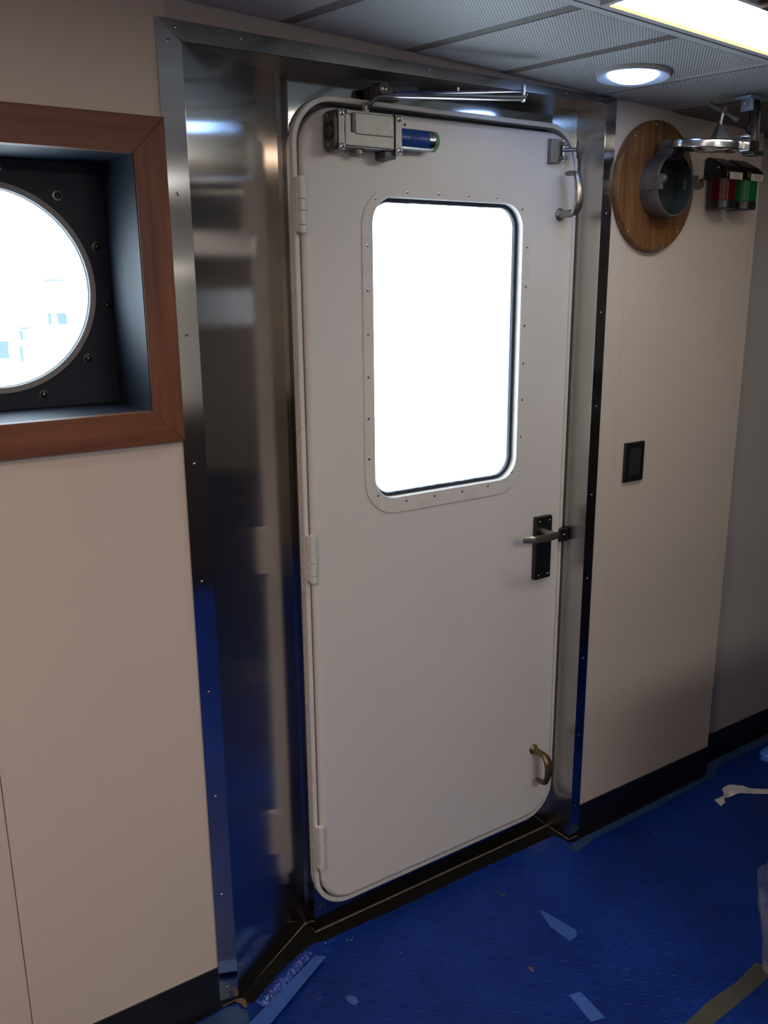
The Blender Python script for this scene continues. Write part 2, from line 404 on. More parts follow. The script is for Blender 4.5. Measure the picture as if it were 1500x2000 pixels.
q = MB(); slab(q, [(X0, -.625), (X1, -.625), (X1, YB), (X0, YB)], 0, .0012); q.build('plain_panel', MT['ceilp'], ceil_e)
q = MB(); slab(q, [(X0, -.455), (.1115, -.455), (.1115, -.625), (X0, -.625)], 0, .0012); q.build('plain_panel', MT['ceilp'], ceil_e)
q = MB(); slab(q, [(.914, -.455), (X1, -.455), (X1, -.625), (.914, -.625)], 0, .0012); q.build('plain_panel', MT['ceilp'], ceil_e)
q = MB(); slab(q, [(.30, -.628), (2.4, -.628), (2.4, -.80), (.30, -.80)], .018, .0)
tag(q.build('trim_9', MT['dwood']), 'dark red-brown ceiling strip beyond the long lamp in the top right corner', 'ceiling strip', kind='structure')

# baseboards
def baseboard(name, pts, h, label):
    b = MB()
    for (xa, ya), (xb, yb) in zip(pts, pts[1:]):
        d = Vector((xb - xa, yb - ya, 0)).normalized(); n = Vector((d.y, -d.x, 0)) * .004
        b.prismz([(xa, ya), (xb, yb), (xb + n.x, yb + n.y), (xa + n.x, ya + n.y)], 0, h)
    return build_top(b, name, MT['base'], (0, 0, 0), label, 'baseboard', kind='structure')
baseboard('baseboard_left', [(X0, 0), (XL1 - .0005, 0)], .107, 'black baseboard under the cream wall left of the doorway')
baseboard('baseboard_right', [(XR1 + .0035, 0), (WX + .0035, 0), (WX + .0035, .044)], .100, 'black baseboard under the cream wall right of the doorway')
baseboard('baseboard_far', [(WX + .004, .048), (X1, .048)], .100, 'black baseboard under the set-back wall at the far right')

# stainless door surround
def trim(name, mb, mat, label):
    return build_top(mb, name, mat, (0, 0, 0), label, 'steel trim', kind='structure')
b = MB(); b.prism([(XL0, .020), (XL1, .010), (XL1, ZS), (XL0, ZT0)], -.0060, .001, .0007)
t1 = trim('trim_1', b, MT['steel2'], 'upright brushed steel casing strip left of the doorway')
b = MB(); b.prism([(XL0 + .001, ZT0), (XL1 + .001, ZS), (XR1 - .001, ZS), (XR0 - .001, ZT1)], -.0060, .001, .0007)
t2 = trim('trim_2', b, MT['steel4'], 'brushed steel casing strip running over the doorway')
b = MB(); b.prism([(XR1, .012), (XR0, .018), (XR0, ZT1), (XR1, ZS)], -.0060, .001, .0010)
t3 = trim('trim_3', b, MT['steel2'], 'dark reflecting steel casing strip right of the doorway')
for z in (2.010, 1.760, 1.511, 1.265, 1.024, .782, .538, .293, .047): screw(t1, -.467, -.0059, z, .0034)
for x in (-.451, -.328, -.182, -.038, .095, .232, .36, .49, .60): screw(t2, x, -.0059, 2.033 - .012 * (x + .45) / 1.1, .0030)
for z in (2.007, 1.763, 1.524, 1.286, 1.048, .812, .577, .339, .108): screw(t3, .6415, -.0059, z, .0030)
b = MB(); b.prismz([(XL1, -.005), (-.194, DB), (-.196, DB + .003), (XL1 - .003, .002)], 0, ZS + .002)
trim('trim_4', b, MT['steel'], 'wide slanted stainless panel lining the left side of the door recess')
b = MB(); b.prismz([(-.194, DB), (-.176, DB), (-.176, DB + .003), (-.196, DB + .003)], 0, ZS + .002); b.prismz([(-.176, DB + .003), (-.176, DB), (-.1885, DP + .001), (-.1878, DP + .002)], 0, ZS + .002)
trim('trim_5', b, MT['steel'], 'narrow steel return in the inner left corner of the door recess')
b = MB(); b.prismz([(XR1, -.005), (XR1 + .003, 0), (.6221, DP + .003), (.6191, DP)], 0, ZS + .002)
trim('trim_6', b, MT['steel6'], 'narrow stainless panel lining the right side of the door recess')
b = MB(); b.prismz([(XL1 - .001, 0), (XR1 + .001, 0), (.620, DP + .04), (-.18, DB + .003), (-.197, DB + .003)], ZS, ZS + .004)
trim('trim_7', b, MT['steel3'], 'dark steel soffit over the door recess')
# back plate with a rounded opening
RX0, RX1, RZ0, RZ1, RR = -.190, .6145, .065, 1.9715, .098
b = MB()
b.loft([rr(-.1885, .620, 0, ZS + .003, .0003, DP), rr(RX0 + .004, RX1 - .004, RZ0 + .004, RZ1 - .004, RR - .004, DP), rr(RX0 + .004, RX1 - .004, RZ0 + .004, RZ1 - .004, RR - .004, .21), rr(-.1885, .620, 0, ZS + .003, .0003, .21)], close=True)
trim('trim_8', b, MT['steel5'], 'flat stainless plate framing the white rounded door')
# cavity closers behind slanted reveal
b = MB(); b.box(XL0 + .0, -.17, .205, .225, 0, 2.3); b.box(.60, .70, .205, .225, 0, 2.3); b.box(-.19, .63, .205, .225, ZS, 2.3)
build_top(b, 'wall_hull', MT['wall2'], (0, 0, 0), 'outer hull plating hidden behind the door recess', 'wall', kind='structure')
# caulk line where the surround meets the deck
b = MB(); b.tube([(-.483, -.004, .001), (-.462, -.004, .001), (-.442, -.003, .001), (-.197, .1240, .001), (-.186, .1235, .001), (-.190, .083, .001), (.618, .083, .001), (.6215, -.004, .001), (.655, -.005, .001)], .0013, 6)
build_top(b, 'trim_10', MT['caulk'], (0, 0, 0), 'thin pale caulk line where the steel recess meets the dark deck', 'caulk line', kind='structure')

# ------------------------------------------------------------------ door
door = empty('door_1', (.21, .06, .065), 'white rounded steel weathertight door with a large bright window', 'door', kind='structure')
rim = MB()
def rro(i, y, r=None): return rr(RX0 + i, RX1 - i, RZ0 + i, RZ1 - i, RR - i, y, 14)
rim.loft([rro(0, DP + .002), rro(0, .0715), rro(.0015, .0700), rro(.0095, .0700), rro(.011, .0712), rro(.011, .115), rro(.004, .115)], close=True)
rim.build('door_rim', MT['rimp'], door)
g = MB(); g.loft([rro(.010, .098), rro(.030, .098), rro(.030, .112), rro(.010, .112)], close=True); g.build('door_seal', MT['rubber'], door)
W0, W1, V0, V1, WR = -.007, .4245, 1.113, 1.781, .056
leaf = MB()
def lf(i, y): return rr(RX0 + .0150 + i, RX1 - .0145 - i, RZ0 + .0155 + i, RZ1 - .0215 - i, RR - .012 - i, y, 14)
def wn(i, y, n=14): return rr(W0 - i, W1 + i, V0 - i, V1 + i, WR + i, y, n)
leaf.loft([lf(0, .105), lf(0, .074), lf(.0009, .0690), lf(.0035, .0645), lf(.0078, .0613), lf(.013, .0600), wn(.006, .0600), wn(.006, .105)], close=True)
leaf.build('door_leaf', MT['door'], door)
fl = MB()
def fo(i, y): return rr(-.035 + i, .4515 - i, 1.0755 + i, 1.8035 - i, .086 - i, y, 14)
fl.loft([fo(0, .0604), fo(0, .0578), fo(.0010, .0568), wn(.0012, .0568), wn(0, .0580), wn(0, .098), wn(.0058, .098), wn(.0058, .0604)], close=True)
wf = fl.build('window_flange', MT['rimp'], door)
for x, z in ((-.0009, 1.7762), (-.0225, 1.6795), (-.0234, 1.5866), (-.0236, 1.4925), (-.0237, 1.3984), (-.0245, 1.3056), (-.0245, 1.2128), (-.0011, 1.1242), (.0788, 1.1005), (.1624, 1.1005), (.248, 1.1005), (.3306, 1.1030), (.4103, 1.1290), (.4370, 1.2182), (.4380, 1.3123), (.4380, 1.4035), (.4385, 1.4964), (.4390, 1.5901), (.4390, 1.6829), (.4207, 1.7706), (.3397, 1.7925), (.2553, 1.7930), (.1688, 1.7930), (.0835, 1.7930)):
    screw(wf, x, .0570, z, .0032)
gk = MB()
def jit(loop, a):
    return [(x + a * noise.noise(Vector((x * 60, 0, z * 60))), y, z + a * noise.noise(Vector((x * 60, 9, z * 60)))) for x, y, z in loop]
def dense(loop, d=.015):
    out = []
    for p, q in zip(loop, loop[1:] + loop[:1]):
        n = max(1, int((Vector(q) - Vector(p)).length / d))
        for i in range(n): out.append(tuple(Vector(p).lerp(Vector(q), i / n)))
    return out
o_ = dense(wn(-.0004, .0765)); i_ = [(0, 0, 0)] * len(o_)
cxw, czw = (W0 + W1) / 2, (V0 + V1) / 2
def inset(loop, d, y):
    n = len(loop); out = []
    for k in range(n):
        a, c = Vector(loop[k - 1]), Vector(loop[(k + 1) % n]); t = (c - a).normalized(); nn = Vector((-t.z, 0, t.x))
        p = Vector(loop[k])
        if nn.dot(Vector((cxw, 0, czw)) - Vector((p.x, 0, p.z))) < 0: nn = -nn
        out.append((p.x + nn.x * d, y, p.z + nn.z * d))
    return out
gk.loft([o_, jit(inset(o_, .0085, .0765), .0014), jit(inset(o_, .0090, .0795), .0014), inset(o_, .0090, .0850), inset(o_, 0, .0850)], close=True)
gk.build('window_seal', MT['rubber'], door)
gp = MB(); gp.loft([wn(-.002, .0835), wn(-.002, .0890)], cap0=True, cap1=True); gp.build('window_pane', MT['glass'], door)

def hinge(zc, h, cap):
    r = .0088; x, y = -.1795, .0540
    b = MB(); seg = h / 4; z = zc - h / 2
    b.box(x - .010, x - .001, .0575, .072, zc - h / 2 + .004, zc + h / 2 - .004, .001)
    b.box(x, x + .0100, .0580, .0640, zc - h / 2 + .004, zc + h / 2 - .004, .001)
    H = b.build('hinge', MT['rimp'], door, loc=(x, y, zc))
    for k, (f0, f1) in enumerate(((0, .15), (.15, .40), (.40, .60), (.60, 1.0))):
        q = MB(); q.cyl((x, y, z + h * f0 + .0004), (x, y, z + h * f1 - .0004), r if k else r * .93, seg=20, bev=.0010)
        q.build('knuckle', MT['rimp'], H)
hinge(1.757, .112, 1); hinge(1.0035, .113, 1); hinge(.2600, .122, 1)

# lever handle
esc = MB(); esc.box(.4935, .5510, .0445, .0605, .8215, .9965, .0035, 3); E_ = esc.build('handle_plate', MT['black'], door, loc=(.522, .06, .909))
tag(E_, 'black rectangular lever handle plate')
for x, z in ((.505, .984), (.540, .984), (.540, .833), (.506, .833)): screw(E_, x, .0440, z, .0030)
lv = MB(); lv.cyl((.5150, .0455, .957), (.5150, -.004, .957), .0082, seg=20, bev=.001)
path = [(.5215, -.006, .957), (.515, -.008, .957), (.50, -.0095, .9572), (.47, -.0105, .9578), (.445, -.0100, .9582), (.434, -.0070, .9583), (.425, -.0005, .9583), (.413, .0085, .9583)]
lv.tube(path, [.0100, .0104, .0104, .0100, .0100, .0100, .0100, .0096], 16, flat=(.30, 1), up=(0, 0, 1))
tag(lv.build('lever', MT['dogm'], E_), 'satin metal lever')
sp = MB(); sp.box(.5895, .6165, .0515, .0705, .9120, .9475, .0015); sp.box(.6080, .6165, .0485, .0800, .9125, .9470, .0015)
S_ = sp.build('strike', MT['black'], door); screw(S_, .6035, .0510, .930, .0036)

def dog(zh, sgn, mat, xh=.5470, L=.092):
    """clamp handle: hub on the door, arm standing off and turned up or down, tip hooked back"""
    h = MB()
    h.lathe([(0, .0605), (.0150, .0605), (.0155, .0580), (.0130, .0550), (.0098, .0520), (.0092, .0300), (.0092, .022), (0, .022)], (xh, 0, zh), (0, 1, 0), 28)
    H = h.build('clamp_hub', mat, door, loc=(xh, .06, zh))
    a = MB(); s = sgn
    pts = [(xh, .034, zh), (xh, .020, zh - s * .001), (xh, .008, zh + s * .003), (xh, -.001, zh + s * .014), (xh, -.0045, zh + s * .030), (xh, -.003, zh + s * .055), (xh, .002, zh + s * (L - .014)), (xh, .0070, zh + s * (L - .004)), (xh, .017, zh + s * L), (xh, .030, zh + s * (L + .001)), (xh, .040, zh + s * (L + .001))]
    a.tube(pts, [.0095, .0110, .0125, .0135, .0130, .0120, .0110, .0105, .0098, .0094, .0080], 18, flat=(1.0, .62))
    A = a.build('clamp_arm', mat, H); return H
tag(dog(1.762, 1, MT['dogm']), 'grey metal clamp handle turned up at the right edge')
tag(dog(.3000, -1, MT['brass'], .5260, .086), 'aged brass clamp handle turned down near the bottom')

# hold-back pad at the top right of the leaf
b = MB(); b.prism([(.4985, 1.9325), (.5290, 1.9325), (.5370, 1.926), (.5370, 1.890), (.5230, 1.879), (.4985, 1.878)], .0460, .0602, .0015)
hp = b.build('holdback_base', MT['cast'], door, loc=(.517, .06, 1.905))
b = MB(); b.box(.524, .5375, .030, .0475, 1.916, 1.926, .002); b.box(.524, .5375, .030, .0475, 1.884, 1.894, .002); b.build('lug', MT['cast'], hp)
b = MB(); b.cyl((.5280, .0400, 1.907), (.5535, .0165, 1.907), .0052, seg=16, bev=.0008); b.cyl((.5300, .038, 1.882), (.5300, .038, 1.928), .0032, seg=12); b.build('pin', MT['chrome'], hp)
b = MB(); b.cyl((.5530, .0170, 1.907), (.5565, .0135, 1.907), .0195, seg=32, bev=.0012); b.build('pad', MT['castd'], hp)
b = MB(); b.cyl((.062, .0608, 1.930), (.062, .0585, 1.930), .0025, seg=10); b.build('drill_hole', MT['slot'], door)
b = MB(); b.cyl((.079, .0608, 1.9295), (.079, .0585, 1.9295), .0025, seg=10); b.build('drill_hole', MT['slot'], door)

# ------------------------------------------------------------------ door closer
cl = empty('door_closer', (-.04, .06, 1.90), 'grey cast metal door closer with a blue cylinder and folding arm on the door top', 'door closer')
ZC0, ZC1 = 1.862, 1.936
b = MB(); b.box(-.1010, .0215, .0130, .0595, ZC0 + .006, ZC1 - .004, .004, 3); b.box(-.0760, .0180, .0110, .0200, ZC0 + .030, ZC1 - .002, .003, 2)
b.box(-.0950, .0180, .0140, .0590, ZC1 - .006, ZC1 + .001, .001); b.build('body', MT['cast'], cl)
b = MB(); b.box(-.0850, -.0760, .0095, .0125, ZC0 + .034, ZC1 - .004, .001); b.build('slot_rib', MT['castd'], cl)
for x0_, x1_ in ((-.1165, -.1015), (.0215, .0380)):
    b = MB(); b.prism([(x0_, ZC0 - .001), (x1_, ZC0 - .001), (x1_, ZC0 + .022), (x1_ - .003, ZC0 + .030), (x1_ - .003, ZC1 - .028), (x1_, ZC1 - .020), (x1_, ZC1 + .001), (x0_, ZC1 + .001)], .0100, .0598, .0012)
    ep = b.build('end_plate', MT['cast'], cl)
    for z in (ZC0 + .006, ZC1 - .006):
        screw(ep, (x0_ + x1_) / 2, .0100, z, .0062, name='bolt')
def sqcirc(x, ry, rz): return [(x, .0360 + ry * math.copysign(abs(math.cos(t)) ** .4, math.cos(t)), 1.8985 + rz * math.copysign(abs(math.sin(t)) ** .4, math.sin(t))) for t in [2 * PI * k / 48 for k in range(48)]]
b = MB(); b.loft([sqcirc(-.1160, .0225, .0370), sqcirc(-.1225, .0225, .0370), sqcirc(-.1240, .0210, .0355)], cap0=True, cap1=True)
ec = b.build('end_cap', MT['castd'], cl)
b = MB(); b.lathe([(0, 0), (.0080, 0), (.0080, .0006), (.0135, .0006), (.0165, .0030), (.0180, .0030), (.0190, -.0005)], (-.1235, .0350, 1.8975), (-1, 0, 0), 32); b.build('cap_ring', MT['black'], ec)
for z in (ZC1 - .010, ZC0 + .010):
    b = MB(); b.cyl((-.1175, .035, z), (-.1270, .035, z), .0035, seg=10); b.build('cap_bolt', MT['screw'], ec)
cy, czz, cr = .0355, 1.8960, .0215
b = MB(); b.cyl((.0380, cy, czz), (.1230, cy, czz), cr, seg=40); b.lathe([(cr, 0), (cr * .99, .004), (cr * .90, .010)], (.1230, cy, czz), (1, 0, 0), 40)
cyb = b.build('cylinder', MT['chrome'], cl)
b = MB()
lo = [(cy + (cr + .0004) * math.cos(t), czz + (cr + .0004) * math.sin(t)) for t in [math.radians(125 + 95 * k / 24) for k in range(25)]]
b.loft([[(.0385, y, z) for y, z in lo], [(.1130, y, z) for y, z in lo]], closed=False)
b.build('blue_label', MT['blue_tag'], cyb)
b = MB(); b.lathe([(0, .0170), (cr * .80, .0165), (cr * .96, .0125), (cr * .96, .0030), (cr * .96, 0)], (.1260, cy, czz), (1, 0, 0), 36); b.build('green_cap', MT['green'], cyb)
def text_mesh(body, size, mat, name, parent, fn):
    cu_ = bpy.data.curves.new(name, 'FONT'); cu_.body = body; cu_.size = size; cu_.align_x = 'CENTER'; cu_.align_y = 'CENTER'; cu_.extrude = .00005
    o = bpy.data.objects.new(name, cu_); COL.objects.link(o)
    dg = bpy.context.evaluated_depsgraph_get(); me = bpy.data.meshes.new_from_object(o.evaluated_get(dg)); bpy.data.objects.remove(o)
    me.materials.clear(); me.materials.append(mat)
    for v in me.vertices: v.co = Vector(fn(v.co))
    o = bpy.data.objects.new(name, me); COL.objects.link(o); adopt(o, parent); return o
text_mesh('20H', .017, MT['ink'], 'lettering', cyb, lambda c: (.073 + c.x, cy - (cr + .0007) * math.cos(c.y / cr), czz + .001 + (cr + .0007) * math.sin(c.y / cr)))
b = MB(); b.cyl((-.055, .036, ZC0 + .008), (-.055, .036, ZC0 - .004), .0105, seg=24, bev=.001); b.cyl((-.055, .036, ZC0 - .004), (-.055, .036, ZC0 - .007), .006, seg=16)
b.build('lower_spindle', MT['cast'], cl)
b = MB(); b.box(.000, .030, .020, .058, ZC0 - .010, ZC0 + .006, .003); b.build('lower_lug', MT['castd'], cl)
# spindle, main arm, forearm and shoe
sx_, sy_ = -.046, .0190
ex, ey = .2620, -.1080          # elbow
b = MB(); b.cyl((sx_, sy_ + .004, ZC1), (sx_, sy_ + .004, ZC1 + .006), .010, seg=20, bev=.001); b.cyl((sx_, sy_ + .004, ZC1 + .006), (sx_, sy_ + .004, ZC1 + .018), .0065, seg=16)
b.build('spindle', MT['cast'], cl)
b = MB(); b.tube([(sx_ - .002, sy_ + .006, 1.950), (sx_ + .012, sy_ + .002, 1.954), (sx_ + .024, sy_ - .004, 1.966), (sx_ + .045, sy_ - .012, 1.9695), (.10, -.043, 1.970), (.22, -.090, 1.9715), (ex - .006, ey + .001, 1.972), (ex + .004, ey - .003, 1.9745), (ex + .007, ey - .004, 1.980)],
                 [.0085, .0085, .0080, .0085, .0095, .0085, .0080, .0070, .0055], 14, flat=(1.0, .60), up=(0, 0, 1))
b.build('main_arm', MT['chrome'], cl)
b = MB(); b.cyl((ex + .001, ey - .001, 1.965), (ex + .001, ey - .001, 1.998), .0042, seg=14, bev=.0006); b.build('elbow_pin', MT['chrome'], cl)
b = MB(); b.tube([(.040, .040, 1.9845), (.12, -.004, 1.9855), (.235, -.0865, 1.9865), (ex, ey, 1.9865)], [.0075, .0066, .0050, .0060], 12, flat=(1, .5), up=(0, 0, 1)); b.cyl((.155, -.026, 1.987), (.155, -.026, 1.9960), .0035, seg=10)
b.build('forearm', MT['chrome'], cl)
shoe = MB(); shoe.box(.004, .060, .052, DP, 1.972, 2.001, .003, 2); shoe.box(.020, .052, .038, .054, 1.976, 1.994, .003, 2)
SH = shoe.build('frame_shoe', MT['castd'], cl)
b = MB(); b.cyl((.006, .056, 1.9885), (.006, .030, 1.9885), .0125, seg=28, bev=.0015); b.cyl((-.010, .046, 1.9865), (.004, .046, 1.9865), .0125, seg=28, bev=.0015); b.build('clamp_ring', MT['castd'], SH)
screw(SH, .006, .0300, 1.9885, .0068, name='bolt')

# ------------------------------------------------------------------ porthole with its box lining and teak frame
ph = empty('window_1', (PX, 0, PZ), 'round porthole in a navy box lining with a teak frame', 'window', kind='structure')
FY0, FY1 = -.021, .001
OX, OZ = .2795, .2845
IX, IZ = .2210, .2235
cor_o = [(PX - OX, PZ - OZ), (PX + OX, PZ - OZ), (PX + OX, PZ + OZ), (PX - OX, PZ + OZ)]
cor_i = [(PX - IX, PZ - IZ), (PX + IX, PZ - IZ), (PX + IX, PZ + IZ), (PX - IX, PZ + IZ)]
for k in range(4):
    j = (k + 1) % 4; b = MB()
    b.prism([cor_o[k], cor_o[j], cor_i[j], cor_i[k]], FY0, FY1, .0012)
    b.build('frame_rail', MT['teak_x'] if k % 2 == 0 else MT['teak_z'], ph)
BD = .171
b = MB()
R4 = lambda hx, hz, y: [(PX - hx, y, PZ - hz), (PX + hx, y, PZ - hz), (PX + hx, y, PZ + hz), (PX - hx, y, PZ + hz)]
b.loft([R4(LX, LZ, -.018), R4(LX, LZ, BD + .003), R4(LX + .003, LZ + .003, BD + .003), R4(LX + .003, LZ + .003, -.018)], close=True)
li = b.build('box_lining', MT['navy'], ph)
for z in (1.7311, 1.4645): screw(li, PX + LX, -.008, z, .0034, 'x')
screw(li, -.635, -.001, PZ + LZ, .0034, '-z'); screw(li, -.631, .004, PZ - LZ, .0034, 'z')
# back plate with round hole
b = MB()
def c4(y, r=.184, n=15): return [(PX + r * math.cos(math.radians(90 * q + 90 * i / n)), y, PZ - .002 + r * math.sin(math.radians(90 * q + 90 * i / n))) for q in range(4) for i in range(n + 1)]
def sq4(y): return rr(PX - LX - .002, PX + LX + .002, PZ - LZ - .002, PZ + LZ + .002, .0004, y, 15)
b.loft([sq4(BD), c4(BD), c4(.22), sq4(.22)], close=True)
b.build('back_plate', MT['navy'], ph)
GX, GZ = -.768, 1.5965
b = MB(); b.lathe([(.191, BD + .001), (.191, BD - .004), (.1895, BD - .006), (.1795, BD - .006), (.1785, BD - .004), (.1783, .215)], (GX, 0, GZ), (0, 1, 0), 96)
b.build('porthole_ring', MT['ring'], ph)
b = MB(); b.lathe([(.1784, BD + .004), (.1770, BD + .004), (.1765, BD + .010), (.1765, BD + .03), (.1784, BD + .03)], (GX, 0, GZ), (0, 1, 0), 96); b.build('porthole_seal', MT['chrome'], ph)
b = MB(); b.loft([circ(GX, GZ, .1808, .1808, BD + .014, 96), circ(GX, GZ, .1808, .1808, BD + .022, 96)], cap0=True, cap1=True); b.build('porthole_glass', MT['glass'], ph)
for k in range(12):
    a = math.radians(-9.5 + 30 * k); x, z = PX + .2135 * math.cos(a), PZ + .2135 * math.sin(a)
    if abs(x - PX) > LX - .006 or abs(z - PZ) > LZ - .006: 
        if abs(x - PX) > LX + .0: continue
    b = MB(); b.lathe([(.0090, BD + .0005), (.0090, BD - .0012), (.0058, BD - .0014), (.0058, BD - .0036), (.0040, BD - .0062), (0, BD - .0070)], (x, 0, z), (0, 1, 0), 20)
    b.build('dome_bolt', MT['boltd'], ph)

# ------------------------------------------------------------------ oak board and pipe with swung-up lid
BX, BZ = .805, 1.832
pb = empty('mounting_board', (BX, 0, BZ), 'round oak board screwed to the wall behind the open pipe', 'board')
b = MB(); b.loft([circ(BX, BZ, .146, .158, -.001, 96), circ(BX, BZ, .146, .158, -.0165, 96), circ(BX, BZ, .1445, .1565, -.0195, 96), circ(BX, BZ, .1425, .1545, -.0205, 96)], cap0=True, cap1=True)
b.build('board_disc', MT['oak'], pb)
for x, z in ((.7153, 1.9461), (.7894, 1.9778), (.8274, 1.9834), (.7097, 1.7208), (.7862, 1.6862), (.8217, 1.6867), (.8987, 1.7252)): screw(pb, x, -.0204, z, .0036)
PY = -.0760; prx, prz = .0685, .0755; PXc, PZc = .8065, 1.8325
vp = empty('wall_pipe', (PXc, -.021, PZc), 'short grey metal pipe mouth with a hinged lid standing out of the oak board', 'pipe')
b = MB(); t = .004
b.loft([circ(PXc, PZc, prx, prz, -.0206, 72), circ(PXc, PZc, prx, prz, PY + .001, 72), circ(PXc, PZc, prx - .001, prz - .001, PY, 72), circ(PXc, PZc, prx - t, prz - t, PY, 72), circ(PXc, PZc, prx - t, prz - t, -.024, 72), circ(PXc, PZc, prx - t, prz - t, -.0206, 72)], close=True)
b.build('pipe_body', MT['galv'], vp)
b = MB(); b.loft([circ(PXc, PZc, prx - t - .0003, prz - t - .0003, PY + .0015, 72), circ(PXc, PZc, prx - t - .0003, prz - t - .0003, -.0215, 72)], cap1=True); b.build('pipe_lining', MT['inner'], vp)
# hinge lug
b = MB()
prof = [(-.030, 1.897), (-.070, 1.894), (-.0800, 1.905), (-.0850, 1.922), (-.0760, 1.936), (-.058, 1.940), (-.046, 1.934), (-.040, 1.918), (-.028, 1.910)]
for x0_, x1_ in ((.7830, .7960), (.8160, .8290)):
    A = [b.b.verts.new((x0_, y, z)) for y, z in prof]; B = [b.b.verts.new((x1_, y, z)) for y, z in prof]; nn = len(prof)
    b.face(A); b.face(B[::-1])
    for i in range(nn): b.face([A[i], B[i], B[(i + 1) % nn], A[(i + 1) % nn]])
b.box(.783, .829, -.066, -.030, 1.892, 1.904, .002)
hl = b.build('hinge_lug', MT['galv'], vp)
b = MB(); b.cyl((.778, -.0660, 1.9235), (.834, -.0660, 1.9235), .0062, seg=16, bev=.0008); b.build('hinge_pin', MT['castd'], hl)
# hooks either side
b = MB(); b.prism([(.868, 1.862), (.918, 1.862), (.918, 1.848), (.930, 1.846), (.932, 1.854), (.939, 1.856), (.944, 1.848), (.941, 1.834), (.928, 1.828), (.868, 1.826)], -.058, -.050, .001)
b.build('latch_hook', MT['galv'], vp)
b = MB(); b.box(.7360, .7420, -.092, -.040, 1.818, 1.853, .001); b.cyl((.7450, -.090, 1.842), (.7330, -.090, 1.842), .0115, seg=20, bev=.001); b.build('latch_lug', MT['galv'], vp)
# lid, nearly level, held out from the wall
lc = Vector((.806, -.1640, 1.9140)); la = Vector((0.0, -.11, 1)).normalized()
b = MB()
b.lathe([(0, .0085), (.072, .0085), (.079, .0090), (.0835, .0070), (.0845, .0030), (.0845, -.0080), (.0830, -.0100), (.0795, -.0100), (.0790, .0020), (0, .0040)], lc, la, 72)
lid = b.build('lid', MT['chrome'], vp)
b = MB()
def foil(rr_, k, nseg=36):
    a = 2 * PI * k / nseg; d = noise.noise(Vector((math.cos(a) * rr_ * 40, math.sin(a) * rr_ * 40, rr_ * 50)))
    return d
u = Vector((1, 0, 0)); w = la.cross(u)
loops = []
for i, rr_ in enumerate((.0785, .070, .060, .048, .034, .018, .002)):
    h = -.0085 - .0060 * math.sin(min(1, i / 3) * PI / 2)
    loops.append([tuple(lc + la * (h + .0040 * foil(rr_, k) * (1 if i else .3)) + (u * math.cos(2 * PI * k / 36) + w * math.sin(2 * PI * k / 36)) * rr_) for k in range(36)])
b.loft(loops, cap1=True)
b.build('foil_lining', MT['foil'], lid, ang=8)
b = MB(); b.box(.796, .816, -.100, -.060, 1.9170, 1.9300, .003); b.build('lid_arm', MT['chrome'], lid)
# pyramid boss and T handle
b = MB(); lo = []
for r_, h_ in ((.023, .008), (.019, .018), (.0048, .0440)):
    lo.append([tuple(Vector((.806, -.1930, lc.z)) + Vector((r_ * math.cos(a), r_ * math.sin(a), h_))) for a in [math.radians(20 + 90 * k) for k in range(4)]])
b.loft(lo, cap0=True, cap1=True); b.cyl((.806, -.193, 1.950), (.806, -.199, 1.981), .0042, seg=12)
bo = b.build('boss', MT['chrome'], lid)
b = MB(); b.tube([(.790, -.1700, 2.0020), (.836, -.2180, 1.9620)], .0062, 16); b.cyl((.805, -.199, 1.980), (.808, -.207, 1.9925), .0060, seg=14, bev=.001)
b.build('tee_handle', MT['castd'], bo)

# ceiling latch that holds the lid
hk = empty('hook_latch', (.868, -.225, 2.016), 'black and blue-grey latch hanging from the ceiling and holding the pipe lid', 'latch')
b = MB(); b.box(.838, .905, -.246, -.205, 2.008, 2.0155, .001); b.box(.846, .853, -.246, -.215, 1.982, 2.011, .002); b.build('ceiling_bracket', MT['bluegrey'], hk)
b = MB(); b.cyl((.838, -.232, 1.996), (.892, -.232, 1.996), .0035, seg=12); b.build('pivot_pin', MT['screw'], hk)
b = MB(); b.tube([(.874, -.232, 2.004), (.873, -.236, 1.985), (.866, -.243, 1.950), (.862, -.246, 1.925), (.860, -.248, 1.905)], [.0150, .0160, .0140, .0145, .0150], 16, flat=(1, .8), up=(0, 1, 0)); b.build('drop_bar', MT['black'], hk)
b = MB(); b.tube([(.852, -.240, 1.9560), (.846, -.238, 1.9480), (.850, -.240, 1.936)], [.006, .0085, .006], 12); b.build('catch', MT['black'], hk)
b = MB(); b.box(.828, .866, -.262, -.232, 1.8900, 1.9180, .004, 3); b.box(.846, .884, -.262, -.230, 1.8840, 1.8950, .002); b.build('clevis', MT['boltd'], hk)
b = MB(); b.box(.826, .830, -.262, -.236, 1.892, 1.918, .001); b.build('clevis_edge', MT['chrome'], hk)
b = MB(); b.lathe([(0, .006), (.010, .0055), (.0125, .003), (.0125, 0), (0, 0)], (.838, -.2400, 1.9220), (0, 0, 1), 24); b.build('knob', MT['bluegrey'], hk)

